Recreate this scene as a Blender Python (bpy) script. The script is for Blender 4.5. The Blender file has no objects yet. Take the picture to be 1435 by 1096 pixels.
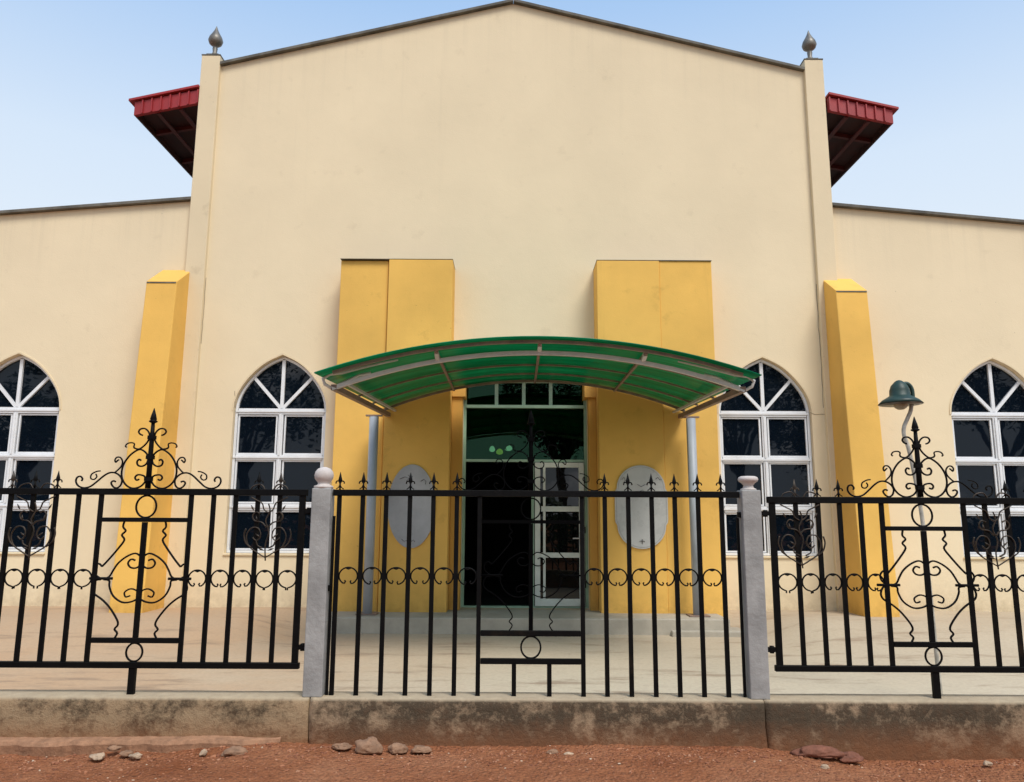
import bpy, math, random
from mathutils import Vector, Matrix, noise
from mathutils.geometry import tessellate_polygon
R = math.radians
random.seed(7)
scn = bpy.context.scene
col = scn.collection

# ------------------------------------------------------------------ mesh helper
class MB:
    def __init__(s): s.v = []; s.f = []; s.sm = []
    def add(s, vs, fs, smooth=False):
        n = len(s.v); s.v += [tuple(v) for v in vs]
        s.f += [tuple(i+n for i in f) for f in fs]; s.sm += [smooth]*len(fs)
    def box(s, x0, x1, y0, y1, z0, z1):
        s.add([(x0,y0,z0),(x1,y0,z0),(x1,y1,z0),(x0,y1,z0),(x0,y0,z1),(x1,y0,z1),(x1,y1,z1),(x0,y1,z1)],
              [(0,3,2,1),(4,5,6,7),(0,1,5,4),(1,2,6,5),(2,3,7,6),(3,0,4,7)])
    def hexa(s, b, t):            # bottom quad, top quad (same winding, ccw from above)
        s.add(list(b)+list(t), [(0,3,2,1),(4,5,6,7),(0,1,5,4),(1,2,6,5),(2,3,7,6),(3,0,4,7)])
    def prism_y(s, pts, y0, y1):  # polygon in XZ (ccw seen from the front) extruded along Y
        n = len(pts)
        vs = [(x,y0,z) for x,z in pts]+[(x,y1,z) for x,z in pts]
        fs = [tuple(range(n)), tuple(range(2*n-1,n-1,-1))]
        for i in range(n):
            j = (i+1)%n; fs.append((j,i,i+n,j+n))
        s.add(vs, fs)
    def tube(s, pts, r, seg=6, caps=True, square=False, flat=None):
        pts = [Vector(p) for p in pts]; n = len(pts)
        rs = r if isinstance(r,(list,tuple)) else [r]*n
        k = 4 if square else seg
        vs = []; up0 = Vector((0,1,0))
        for i,p in enumerate(pts):
            d = (pts[min(i+1,n-1)]-pts[max(i-1,0)])
            if d.length < 1e-9: d = Vector((0,0,1))
            d.normalize()
            up = up0 if abs(d.dot(up0)) < .95 else Vector((1,0,0))
            a = d.cross(up).normalized(); b = d.cross(a).normalized()
            for q in range(k):
                t = 2*math.pi*(q+.5)/k
                m = 1.414 if square else 1
                fb = flat if flat else 1
                vs.append(p + a*math.cos(t)*rs[i]*m + b*math.sin(t)*rs[i]*m*fb)
        fs = []
        for i in range(n-1):
            for q in range(k):
                w = (q+1)%k
                fs.append((i*k+q,i*k+w,(i+1)*k+w,(i+1)*k+q))
        if caps: fs += [tuple(range(k-1,-1,-1)), tuple(range((n-1)*k,n*k))]
        s.add(vs, fs, not square)
    def lathe(s, prof, cx, cy, seg=20):
        vs = []
        for r,z in prof:
            for q in range(seg):
                t = 2*math.pi*q/seg; vs.append((cx+r*math.cos(t), cy+r*math.sin(t), z))
        fs = []
        for i in range(len(prof)-1):
            for q in range(seg):
                w = (q+1)%seg; fs.append((i*seg+q,i*seg+w,(i+1)*seg+w,(i+1)*seg+q))
        fs += [tuple(range(seg-1,-1,-1)), tuple(range((len(prof)-1)*seg, len(prof)*seg))]
        s.add(vs, fs, True)
    def build(s, name, m, parent=None, bevel=0, smooth_all=None):
        me = bpy.data.meshes.new(name); me.from_pydata(s.v, [], s.f); me.validate()
        sm = s.sm if len(s.sm)==len(me.polygons) else [False]*len(me.polygons)
        if smooth_all is not None: sm = [smooth_all]*len(me.polygons)
        me.polygons.foreach_set('use_smooth', sm)
        me.materials.append(m); me.update()
        o = bpy.data.objects.new(name, me); col.objects.link(o)
        if parent:
            o.parent = parent; o.matrix_parent_inverse = parent_inv(parent)
        if bevel:
            b = o.modifiers.new('bevel','BEVEL'); b.width = bevel; b.segments = 2; b.limit_method = 'ANGLE'
        return o
def parent_inv(p):
    m = Matrix.Identity(4); q = p
    while q:
        m = Matrix.Translation(q.location) @ m; q = None if q.parent is None or q.type=='MESH' else q.parent
    return m.inverted()
def thing(name, label, cat, loc=(0,0,0), group=None):
    o = bpy.data.objects.new(name, None); col.objects.link(o); o.location = loc
    o.empty_display_size = .2
    return tag(o, label, cat, group)
def tag(o, label, cat, group=None):
    o['label'] = label; o['category'] = cat
    if group: o['group'] = group
    return o
def copy_part(o, parent, dx):
    c = o.copy(); col.objects.link(c); c.parent = parent; c.location = (dx,0,0); return c

# ------------------------------------------------------------------ materials
def nt(name):
    m = bpy.data.materials.new(name); m.use_nodes = True
    return m, m.node_tree, m.node_tree.nodes['Principled BSDF']
def N(t, kind, **kw):
    n = t.nodes.new(kind)
    for k,v in kw.items():
        if k in n.inputs.keys(): n.inputs[k].default_value = v
        else: setattr(n, k, v)
    return n
def noise_n(t, scale, detail=4, rough=.55, vec=None, stretch=None):
    n = N(t,'ShaderNodeTexNoise'); n.inputs['Scale'].default_value = scale
    n.inputs['Detail'].default_value = detail; n.inputs['Roughness'].default_value = rough
    src = vec or t.nodes.new('ShaderNodeNewGeometry').outputs['Position']
    if stretch:
        mp = N(t,'ShaderNodeMapping'); mp.inputs['Scale'].default_value = stretch
        t.links.new(src, mp.inputs['Vector']); src = mp.outputs['Vector']
    t.links.new(src, n.inputs['Vector']); return n.outputs['Fac']
def ramp(t, fac, stops):
    r = N(t,'ShaderNodeValToRGB'); e = r.color_ramp.elements
    e[0].position, e[0].color = stops[0][0], (*stops[0][1],1)
    e[1].position, e[1].color = stops[-1][0], (*stops[-1][1],1)
    for p,c in stops[1:-1]:
        q = e.new(p); q.color = (*c,1)
    t.links.new(fac, r.inputs['Fac']); return r.outputs['Color']
def mix(t, fac, a, b, mode='MIX'):
    m = N(t,'ShaderNodeMix', data_type='RGBA', blend_type=mode)
    for sock,val in ((m.inputs[0],fac),(m.inputs[6],a),(m.inputs[7],b)):
        if hasattr(val,'links'): t.links.new(val, sock)
        elif isinstance(val,(int,float)): sock.default_value = val
        else: sock.default_value = (*val,1)
    return m.outputs[2]
def bump(t, bs, h, strength=.2, dist=.02):
    b = N(t,'ShaderNodeBump'); b.inputs['Strength'].default_value = strength; b.inputs['Distance'].default_value = dist
    t.links.new(h, b.inputs['Height']); t.links.new(b.outputs['Normal'], bs.inputs['Normal'])
    return b
def grey(v): return (v,v,v)
def math_n(t, op, a, b=None, clamp=False):
    m = N(t,'ShaderNodeMath', operation=op); m.use_clamp = clamp
    for i,x in enumerate((a,b)):
        if x is None: continue
        if hasattr(x,'links'): t.links.new(x, m.inputs[i])
        else: m.inputs[i].default_value = x
    return m.outputs[0]
def maprange(t, v, a, b, c=0, d=1):
    m = N(t,'ShaderNodeMapRange'); t.links.new(v, m.inputs[0])
    for i,x in enumerate((a,b,c,d)): m.inputs[i+1].default_value = x
    return m.outputs[0]
def sepz(t):
    g = t.nodes.new('ShaderNodeNewGeometry'); s = N(t,'ShaderNodeSeparateXYZ')
    t.links.new(g.outputs['Position'], s.inputs[0]); return s

def plaster(name, c, dirt=(.25,.17,.09), amount=.35, base_dirt=True, gable=False, var=.05):
    m,t,b = nt(name)
    big = noise_n(t, .55, 5, .6)
    c1 = mix(t, maprange(t,big,.35,.7), tuple(x*(1-var) for x in c), tuple(min(1,x*(1+var*.8)) for x in c))
    streak = noise_n(t, 1.0, 6, .7, stretch=(5.0,5.0,.22))
    c2 = mix(t, math_n(t,'MULTIPLY',maprange(t,streak,.60,.85),amount), c1, tuple(x*.78 for x in c))
    blot = noise_n(t, 3.1, 6, .65)
    c3 = mix(t, math_n(t,'MULTIPLY',maprange(t,blot,.60,.78),amount), c2, tuple(a*.5+d*.5 for a,d in zip(c,dirt)))
    spk = noise_n(t, 26, 3, .5); reg = noise_n(t, .8, 3, .6)
    c3 = mix(t, math_n(t,'MULTIPLY',maprange(t,spk,.70,.76),maprange(t,reg,.45,.65,0,.6)), c3, tuple(a*.45+d*.3 for a,d in zip(c,dirt)))
    if base_dirt:
        s = sepz(t); low = maprange(t, s.outputs[2], .75, .15)
        ns = noise_n(t, 7, 5, .7)
        f = math_n(t,'MULTIPLY', math_n(t,'MULTIPLY',low,low), maprange(t,ns,.35,.65,.15,.9), True)
        c3 = mix(t, math_n(t,'MULTIPLY',f,.55), c3, dirt)
    if gable:      # rain streaks running down from the copings, slightly greyer plaster high up
        s = sepz(t); ax = math_n(t,'ABSOLUTE',s.outputs[0])
        top_c = math_n(t,'SUBTRACT',9.42,math_n(t,'MULTIPLY',ax,.2505)); top_w = math_n(t,'SUBTRACT',6.5,math_n(t,'MULTIPLY',ax,.084))
        isw = maprange(t,ax,4.81,4.82); topz = math_n(t,'ADD',math_n(t,'MULTIPLY',top_c,math_n(t,'SUBTRACT',1,isw)),math_n(t,'MULTIPLY',top_w,isw))
        d = math_n(t,'SUBTRACT',topz,s.outputs[2]); st2 = noise_n(t, 1, 5, .7, stretch=(7,7,.12))
        f = math_n(t,'MULTIPLY',maprange(t,d,1.3,0),maprange(t,st2,.5,.75,.02,.18),True)
        c3 = mix(t, f, c3, (.36,.30,.22))
        c3 = mix(t, maprange(t,s.outputs[2],3.5,9,0,.09), c3, (.56,.47,.33))
    t.links.new(c3, b.inputs['Base Color'])
    b.inputs['Roughness'].default_value = .85; b.inputs['Specular IOR Level'].default_value = .2
    h = math_n(t,'ADD', noise_n(t,60,3,.6), math_n(t,'MULTIPLY',noise_n(t,5,4,.6),1.6))
    bump(t, b, h, .16, .012)
    return m
CREAM = plaster('cream_plaster', (.785,.655,.445), gable=True)
CREAM2 = plaster('cream_plaster_trim', (.735,.61,.41), amount=.6)
YELLOW = plaster('yellow_plaster', (.80,.475,.115), dirt=(.33,.17,.04), amount=.75, var=.14)
YELLOW2 = plaster('ochre_plaster', (.62,.34,.08), dirt=(.2,.11,.04), amount=.5)

def simple(name, c, rough=.5, metal=0, var=.12, scale=8, spec=.5, bmp=0, bs=40):
    m,t,b = nt(name)
    n = noise_n(t, scale, 5, .65)
    t.links.new(mix(t, maprange(t,n,.3,.7), tuple(x*(1-var) for x in c), tuple(min(1,x*(1+var)) for x in c)), b.inputs['Base Color'])
    t.links.new(maprange(t,n,.3,.7,max(0,rough-.1),min(1,rough+.1)), b.inputs['Roughness'])
    b.inputs['Metallic'].default_value = metal; b.inputs['Specular IOR Level'].default_value = spec
    if bmp: bump(t, b, noise_n(t,bs,4,.6), bmp, .01)
    return m
WHITE = simple('white_aluminium', (.74,.75,.76), .35, 0, .06, 3)
FRAME_CANOPYLIT = simple('canopy_lit_door_aluminium', (.27,.40,.29), .4, 0, .15, 4)  # dim green light from the canopy put into the frame colour
FRAMEG = simple('door_aluminium', (.62,.65,.60), .4, 0, .12, 4)
COPING = simple('weathered_coping', (.13,.12,.10), .8, 0, .5, 4, .3, .3)
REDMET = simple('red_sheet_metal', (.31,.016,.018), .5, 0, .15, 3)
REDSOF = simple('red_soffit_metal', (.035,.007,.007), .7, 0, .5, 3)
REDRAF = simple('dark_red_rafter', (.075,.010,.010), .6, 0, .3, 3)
BRONZE = simple('grey_metal_finial', (.17,.155,.13), .45, .3, .3, 12)
STEEL = simple('canopy_steel', (.60,.57,.56), .45, 0, .12, 6)
RUSTY = simple('brown_primed_steel', (.24,.165,.13), .6, 0, .3, 9)
PIPE = simple('grey_painted_pipe', (.34,.37,.40), .45, 0, .12, 4)
POSTM = simple('grey_painted_post', (.315,.31,.295), .8, 0, .25, 4, .3, .45, 30)
BALLM = simple('pinkish_concrete_ball', (.56,.50,.46), .75, 0, .12, 14, .3, .2, 60)
BULBM = simple('dull_lamp_glass', (.30,.24,.16), .3, 0, .2, 20)
LAMPG = simple('dark_green_enamel', (.010,.036,.027), .5, 0, .3, 14)
LAMPP = simple('weathered_lamp_pole', (.42,.39,.33), .5, .2, .35, 20)
MARBLE = simple('grey_marble', (.50,.50,.48), .3, 0, .10, 3)
LINE = simple('engraved_line',(.30,.30,.29),.5)
MARBLE2 = simple('shaded_grey_marble', (.36,.365,.385), .35, 0, .28, 1.6)
CARVE = simple('dark_engraving', (.06,.055,.05), .6)
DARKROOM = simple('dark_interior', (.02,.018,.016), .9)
BARK = simple('bark', (.10,.07,.05), .9, 0, .3, 8, .2, .5, 12)
CONC = simple('grey_step_concrete', (.40,.36,.29), .85, 0, .18, 3, .2, .3, 25)

def iron():
    m,t,b = nt('black_wrought_iron')
    n = noise_n(t, 9, 6, .7); r = noise_n(t, 2.3, 5, .7)
    c = mix(t, maprange(t,n,.35,.7), (.0018,.0018,.002), (.005,.0047,.0045))
    c = mix(t, maprange(t,r,.62,.74,0,.5), c, (.032,.02,.011))
    t.links.new(c, b.inputs['Base Color']); b.inputs['Roughness'].default_value = .55; b.inputs['Specular IOR Level'].default_value = .12
    bump(t,b,noise_n(t,70,3,.6),.25,.004); return m
IRON = iron()
IRON2 = simple('matt_black_iron', (.0015,.0015,.0016), .7, 0, .1, 9, .04)
IRONB = simple('bronzed_iron', (.035,.024,.015), .45, .3, .7, 25)

def glass(name, tint, lvl=.5, base=.004):
    m,t,b = nt(name)
    b.inputs['Base Color'].default_value = (*tint,1); b.inputs['Roughness'].default_value = .015
    b.inputs['Specular IOR Level'].default_value = lvl
    bump(t,b,noise_n(t,1.7,2,.5),.05,.03)
    return m
GLASS = glass('dark_window_glass', (.003,.006,.011), .29)
DGLASS = glass('dark_door_glass', (.003,.004,.004), .4)

def canopy_mat():
    m,t,b = nt('green_polycarbonate')
    out = t.nodes['Material Output']
    n = noise_n(t, 1, 5, .6, stretch=(.5,9,.5)); n2 = noise_n(t, 2.2, 4, .6)
    colr = mix(t, maprange(t,n,.38,.64), (.0,.19,.09), (.01,.46,.24))
    colr = mix(t, maprange(t,n2,.35,.65,0,.5), colr, (.0,.20,.09))
    t.links.new(colr, b.inputs['Base Color']); b.inputs['Roughness'].default_value = .3; b.inputs['Specular IOR Level'].default_value = .15
    tl = N(t,'ShaderNodeBsdfTranslucent'); t.links.new(colr, tl.inputs['Color'])
    tr = N(t,'ShaderNodeBsdfTransparent'); tr.inputs['Color'].default_value = (.01,.46,.22,1)
    m1 = N(t,'ShaderNodeMixShader'); m1.inputs[0].default_value = .36
    t.links.new(b.outputs[0], m1.inputs[1]); t.links.new(tl.outputs[0], m1.inputs[2])
    m2 = N(t,'ShaderNodeMixShader'); m2.inputs[0].default_value = .22
    t.links.new(m1.outputs[0], m2.inputs[1]); t.links.new(tr.outputs[0], m2.inputs[2])
    t.links.new(m2.outputs[0], out.inputs['Surface']); return m
GREEN = canopy_mat()

def dirt_mat():
    m,t,b = nt('red_laterite_dirt')
    a = noise_n(t, 1.3, 8, .65); f = noise_n(t, 22, 8, .7)
    c = ramp(t, a, [(.3,(.25,.085,.034)),(.5,(.38,.150,.068)),(.7,(.47,.215,.11))])
    c = mix(t, maprange(t,f,.3,.7,0,.55), c, (.22,.075,.038), 'MIX')
    v = N(t,'ShaderNodeTexVoronoi'); v.inputs['Scale'].default_value = 45
    t.links.new(t.nodes.new('ShaderNodeNewGeometry').outputs['Position'], v.inputs['Vector'])
    c = mix(t, maprange(t,v.outputs['Distance'],.28,.08,0,.45), c, (.50,.27,.17))
    t.links.new(c, b.inputs['Base Color']); b.inputs['Roughness'].default_value = .95
    b.inputs['Specular IOR Level'].default_value = .1
    h = math_n(t,'ADD', f, math_n(t,'MULTIPLY',v.outputs['Distance'],-.7))
    bump(t,b,h,.9,.03); return m
DIRT = dirt_mat()

def plinth_mat(name, clean, soil, thr):
    m,t,b = nt(name)
    s = sepz(t)
    a = noise_n(t, 2.2, 9, .72, stretch=(1,1,1.3)); f = noise_n(t, 14, 8, .75); st = noise_n(t, 1, 7, .7, stretch=(9,9,.8))
    c = mix(t, maprange(t,f,.3,.7), tuple(x*.8 for x in clean), tuple(x*1.15 for x in clean))
    k = math_n(t,'ADD', math_n(t,'MULTIPLY',a,.62), math_n(t,'MULTIPLY',f,.48))
    c = mix(t, maprange(t,k,thr-.05,thr+.06,0,.88), c, (.045,.036,.025))
    c = mix(t, maprange(t,st,.55,.75,0,.5), c, tuple(x*.55 for x in clean))
    redn = math_n(t,'ADD', maprange(t,s.outputs[2],.20,.03,0,.8), math_n(t,'MULTIPLY',math_n(t,'SUBTRACT',f,.5),.9), True)
    c = mix(t, redn, c, soil)
    topf = maprange(t, s.outputs[2], .285, .302)          # pale worn cement on the top
    c = mix(t, topf, c, mix(t, maprange(t,f,.35,.7), (.50,.40,.27), (.40,.31,.21)))
    t.links.new(c, b.inputs['Base Color']); b.inputs['Roughness'].default_value = .92
    b.inputs['Specular IOR Level'].default_value = .15
    bump(t,b,math_n(t,'ADD',f,a),.8,.02); return m
PL1 = plinth_mat('stained_plinth_tan', (.38,.27,.16), (.26,.115,.052), .565)
PL2 = plinth_mat('stained_plinth_dark', (.38,.27,.17), (.23,.098,.045), .51)

def paving_mat():
    m,t,b = nt('courtyard_cement')
    s = sepz(t)
    a = noise_n(t, .9, 6, .6); sm = noise_n(t, 1.6, 7, .7, stretch=(.5,2.2,1)); f = noise_n(t, 30, 5, .6)
    left = maprange(t, math_n(t,'ADD',s.outputs[0],math_n(t,'MULTIPLY',a,2)), -2.2, 1.2)
    c = mix(t, left, (.50,.33,.195), (.55,.47,.34))
    c = mix(t, maprange(t,a,.4,.7,0,.35), c, (.60,.51,.37))
    c = mix(t, maprange(t,sm,.54,.66,0,.75), c, (.25,.17,.11))
    c = mix(t, maprange(t,f,.4,.7,0,.25), c, (.26,.19,.13))
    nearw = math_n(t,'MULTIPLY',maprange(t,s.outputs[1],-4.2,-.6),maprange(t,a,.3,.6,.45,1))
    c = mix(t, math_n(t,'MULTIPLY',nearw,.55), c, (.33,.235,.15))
    sm2 = noise_n(t, 5, 7, .7, stretch=(.6,1.6,1)); c = mix(t, maprange(t,sm2,.62,.72,0,.5), c, (.20,.13,.085))
    t.links.new(c, b.inputs['Base Color']); b.inputs['Roughness'].default_value = .9
    bump(t,b,f,.3,.008); return m
PAVE = paving_mat()

def stone_mat(name, c):
    m,t,b = nt(name)
    n = noise_n(t, 16, 7, .7)
    t.links.new(mix(t, maprange(t,n,.3,.7), tuple(x*.6 for x in c), tuple(x*1.3 for x in c)), b.inputs['Base Color'])
    b.inputs['Roughness'].default_value = .9; bump(t,b,n,.6,.02); return m
ST1 = stone_mat('brown_stone', (.30,.17,.10)); ST2 = stone_mat('pale_stone', (.46,.33,.22)); ST3 = stone_mat('red_stone', (.22,.085,.05))

def leaf_mat():
    m,t,b = nt('tree_leaves')
    n = noise_n(t, .8, 4, .6)
    t.links.new(mix(t, maprange(t,n,.35,.65), (.03,.06,.02), (.08,.12,.035)), b.inputs['Base Color'])
    b.inputs['Roughness'].default_value = .6; return m
LEAF = leaf_mat()
def emis(name, c, s):
    m,t,b = nt(name); b.inputs['Base Color'].default_value = (*c,1)
    b.inputs['Emission Color'].default_value = (*c,1); b.inputs['Emission Strength'].default_value = s; return m

# ------------------------------------------------------------------ geometry helpers
def wall_with_holes(name, outline, holes, y0, y1, m, parent):
    """outline / holes: XZ loops, outline ccw seen from the front; front face, back face and reveals"""
    loops = [outline]+holes
    tri = tessellate_polygon([[Vector((x,z,0)) for x,z in l] for l in loops])
    flat = [p for l in loops for p in l]; n = len(flat)
    vs = [(x,y0,z) for x,z in flat]+[(x,y1,z) for x,z in flat]
    fs = []
    for a,b,c in tri:
        pa,pb,pc = flat[a],flat[b],flat[c]
        if (pb[0]-pa[0])*(pc[1]-pa[1])-(pb[1]-pa[1])*(pc[0]-pa[0]) < 0: b,c = c,b
        fs += [(a,b,c),(c+n,b+n,a+n)]
    k = 0
    for li,l in enumerate(loops):
        L = len(l)
        area = sum(l[i][0]*l[(i+1)%L][1]-l[(i+1)%L][0]*l[i][1] for i in range(L))
        for i in range(L):
            a,b = k+i, k+(i+1)%L
            q = (b,a,a+n,b+n)
            if (li==0) != (area>0): q = q[::-1]
            if li>0: q = q if area<0 else q
            fs.append(q)
        k += L
    o = MB(); o.add(vs, fs); return o.build(name, m, parent)
ARCH = [(0,0),(.15,.055),(.30,.118),(.47,.215),(.645,.355),(.79,.505),(.89,.64),(.955,.77),(.987,.885),(1,1)]
def arch_loop(cx, zb, zs, a, h, off=0, n=3):
    """pointed-arch loop, from bottom-left up over the apex to bottom-right"""
    half = []
    for k in range(len(ARCH)-1):
        (u0,l0),(u1,l1) = ARCH[k],ARCH[k+1]
        P = [ARCH[max(k-1,0)],ARCH[k],ARCH[k+1],ARCH[min(k+2,len(ARCH)-1)]]
        for q in range(n):
            t = q/n
            f = lambda i: .5*((2*P[1][i])+(P[2][i]-P[0][i])*t+(2*P[0][i]-5*P[1][i]+4*P[2][i]-P[3][i])*t*t+(3*P[1][i]-P[0][i]-3*P[2][i]+P[3][i])*t**3)
            half.append((f(0),f(1)))
    half.append((1,1)); A = a+off; H = h+off*1.15
    left = [(cx-u*A, zs+(1-l)*H) for u,l in half][::-1]
    right = [(cx+u*A, zs+(1-l)*H) for u,l in half][1:]
    return [(cx-A, zb-off)]+left+right+[(cx+A, zb-off)]
def ring_prism(mb, outer, inner, y0, y1, closed=True):
    n = len(outer); L = n if closed else n-1
    vs = [(x,y0,z) for x,z in outer]+[(x,y0,z) for x,z in inner]+[(x,y1,z) for x,z in outer]+[(x,y1,z) for x,z in inner]
    fs = []
    for i in range(L):
        j = (i+1)%n
        fs += [(i,n+i,n+j,j),(2*n+i,2*n+j,3*n+j,3*n+i),(i,j,2*n+j,2*n+i),(n+i,3*n+i,3*n+j,n+j)]
    if not closed: fs += [(0,2*n,3*n,n),(n-1,2*n-1,4*n-1,3*n-1)]
    mb.add(vs, fs)

CRACK = simple('crack_shadow', (.22,.16,.10), .9)
def smooth2(pts):
    out = []
    for (a,b_),(c,d_) in zip(pts,pts[1:]):
        for k in range(6):
            t_ = k/6; out.append((a+(c-a)*t_+noise.noise(Vector((a*9,b_*9+k,2)))*.012, b_+(d_-b_)*t_))
    return out+[pts[-1]]
# ------------------------------------------------------------------ CHURCH
church = thing('church_building', 'cream gabled church facade with yellow piers, pointed arch windows and red side eaves', 'church', (0,0,.17))
WA, WH = .668, .82
wins = [(-7.19,'l'),(-3.344,'c'),(3.65,'c'),(7.0,'r')]
ZB, ZS = .90, 2.915
def win_hole(cx): return arch_loop(cx, ZB, ZS, WA, WH, 0)
gx0, gx1 = -4.56, 4.515
DX0, DX1, DZ1 = -.70, 1.085, 3.42
outline = [(gx0,-.1),(DX0,-.1),(DX0,DZ1),(DX1,DZ1),(DX1,-.1),(gx1,-.1),(gx1,8.27),(-.01,9.42),(gx0,8.31)]
wall_with_holes('central_wall', outline, [win_hole(-3.344), win_hole(3.65)], 0, .28, CREAM, church)
wl = [(-9.6,-.1),(-4.83,-.1),(-4.83,6.10),(-9.6,5.70)]
wr = [(4.78,-.1),(9.6,-.1),(9.6,5.62),(4.78,6.06)]
wall_with_holes('wing_wall', wl, [win_hole(-7.19)], .004, .28, CREAM, church)
wall_with_holes('wing_wall', wr, [win_hole(7.0)], .004, .28, CREAM, church)
# sides, back and low roofs of the building
b = MB(); b.box(-9.6,-9.35,.285,14,-.1,5.6); b.box(9.35,9.6,.285,14,-.1,5.5); b.box(-9.3,9.3,13.8,14,-.1,5.5)
b.box(-4.8,-4.55,.36,14.1,5.0,7.6); b.box(4.5,4.75,.36,14.1,5.0,7.5)
b.build('side_wall', CREAM, church)
b = MB()
for s in (-1,1):
    b = MB(); b.hexa([(min(s*4.85,s*9.3),.32,5.2),(max(s*4.85,s*9.3),.32,5.2),(max(s*4.85,s*9.3),13.75,5.2),(min(s*4.85,s*9.3),13.75,5.2)],
           [(min(s*4.85,s*9.3),.32,5.3),(max(s*4.85,s*9.3),.32,5.3),(max(s*4.85,s*9.3),13.75,5.3),(min(s*4.85,s*9.3),13.75,5.3)]); b.build('wing_roof', COPING, church)

# pilasters (proud of the wall) with finials
def pilaster(x0, x1, z1, flip):
    o = MB(); o.box(x0, x1, -.07, .34, -.1, z1)
    p = o.build('pilaster', CREAM2, church, .006)
    c = MB(); c.box(x0-.004, x1+.004, -.075, .345, z1+.002, z1+.02); c.box(x0+.05,x1-.05,-.03,.22,z1+.02,z1+.06)
    q = c.build('pilaster_cap', COPING, p)
    cx = (x0+x1)/2; f = MB(); z = z1+.06
    f.lathe([(.075,z),(.05,z+.03),(.032,z+.07),(.04,z+.14),(.03,z+.17),(.055,z+.185),(.095,z+.22),(.112,z+.27),(.095,z+.33),(.06,z+.39),(.03,z+.45),(.012,z+.50),(.002,z+.53)], cx, .06, 20)
    f.build('finial', BRONZE, p)
pilaster(-4.835,-4.55,8.46,1); pilaster(4.505,4.79,8.44,-1)
# copings
def coping(name, p0, p1, th=.042, y0=-.07, y1=.33):
    o = MB(); (xa,za),(xb,zb) = p0,p1
    o.hexa([(xa,y0,za),(xb,y0,zb),(xb,y1,zb),(xa,y1,za)],[(xa,y0,za+th),(xb,y0,zb+th),(xb,y1,zb+th),(xa,y1,za+th)])
    return o.build(name, COPING, church)
coping('gable_coping', (-4.548,8.318), (-.012,9.423)); coping('gable_coping', (-.008,9.423), (4.503,8.276))
coping('wing_coping', (-9.65,5.698), (-4.838,6.104)); coping('wing_coping', (4.793,6.062), (9.65,5.622))
# thin drip strip below the copings
# windows
def window(cx, zb=ZB):
    t = MB(); o = arch_loop(cx, ZB, ZS, WA, WH, .026); i = arch_loop(cx, ZB, ZS, WA, WH, .003)
    o = o[1:-1]; i = i[1:-1]
    ring_prism(t, o, i, -.007, .02, closed=False)
    w = t.build('window', CREAM2, church)
    f = MB()
    ow = arch_loop(cx, ZB, ZS, WA, WH, -.006); iw = arch_loop(cx, ZB, ZS, WA, WH, -.040)
    ring_prism(f, ow, iw, .07, .13)
    for z,hh in ((ZS,.043),(2.25,.038),(1.545,.045)):
        f.box(cx-WA+.05, cx+WA-.05, .072, .128, z-hh, z+hh)
        f.box(cx-WA+.012, cx+WA-.012, .058, .0705, z-.012, z+.012)
    for z0,z1 in ((ZB+.045,1.545-.05),(1.545+.05,2.25-.04),(2.25+.04,ZS-.05)):
        f.box(cx-.034, cx+.034, .074, .126, z0-.01, z1+.01)
        f.box(cx-.012, cx+.012, .058, .0745, z0-.01, z1+.01)
        for s in (-1,1):      # sash frames of each pane
            xa,xb = sorted((cx+s*.05, cx+s*(WA-.048)))
            ring_prism(f, [(xa,z0),(xa,z1),(xb,z1),(xb,z0)], [(xa+.022,z0+.022),(xa+.022,z1-.022),(xb-.022,z1-.022),(xb-.022,z0+.022)], .09, .122)
    f.box(cx-.024, cx+.024, .08, .12, ZS+.05, ZS+WH-.06)
    for s in (-1,1):
        d = Vector((s*math.cos(R(48)),0,math.sin(R(48))))
        p0 = Vector((cx,.10,ZS+.03)); L = .74
        n = Vector((-d.z,0,d.x))*.022
        q = [p0-n, p0+n]; e = [p0+d*L-n, p0+d*L+n]
        pts = [(v.x,v.z) for v in (q[0],e[0],e[1],q[1])]
        if s<0: pts = pts[::1]
        f.prism_y(pts, .082, .118)
    f.build('frame', WHITE, w)
    g = MB(); l = arch_loop(cx, ZB, ZS, WA, WH, -.02)
    g.add([(x,.112,z) for x,z in l], [tuple(range(len(l)-1,-1,-1))]); g.build('pane', GLASS, w)
    s = MB(); s.box(cx-WA-.01, cx+WA+.01, -.022, .065, ZB-.03, ZB-.002); s.build('sill', CREAM2, w, .006)
    k = MB(); l = arch_loop(cx, ZB, ZS, WA, WH, .02)
    k.add([(x,.30,z) for x,z in l], [tuple(range(len(l)-1,-1,-1))]); k.build('backing', DARKROOM, w)
for cx,_ in wins: window(cx)
# yellow piers beside the door
def pier(xs, side):
    x0,xm,x1 = xs
    o = MB()
    yo, yi = (-.40,-.45)
    if side<0:
        o.box(x0,xm-.012,yo,0.003,-.1,5.04); o.box(xm,x1,yi,0.004,-.1,5.045)
    else:
        o.box(x0,xm,yi,0.004,-.1,5.045); o.box(xm+.001,x1,-.435,0.003,-.1,5.045)
    p = o.build('yellow_pier', YELLOW, church, .008)
    c = MB(); c.box(x0-.002,x1+.002,yi-.002,.002,5.047,5.053); c.build('pier_cap', COPING, p)
    return p
pier((-2.46,-1.765,-.855), -1)
pier((1.20,2.09,2.84), 1)
# ochre door jambs and lintel
j = MB(); j.box(-.852,-.702,-.16,.3,-.1,3.10); j.box(1.087,1.197,-.16,.3,-.1,3.10)
j.box(-.852,-.66,-.20,.3,3.102,3.6); j.box(1.03,1.197,-.20,.3,3.102,3.6); j.box(-.658,1.028,-.19,.3,3.43,3.6)
j.build('door_surround', YELLOW2, church, .006)
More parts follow.
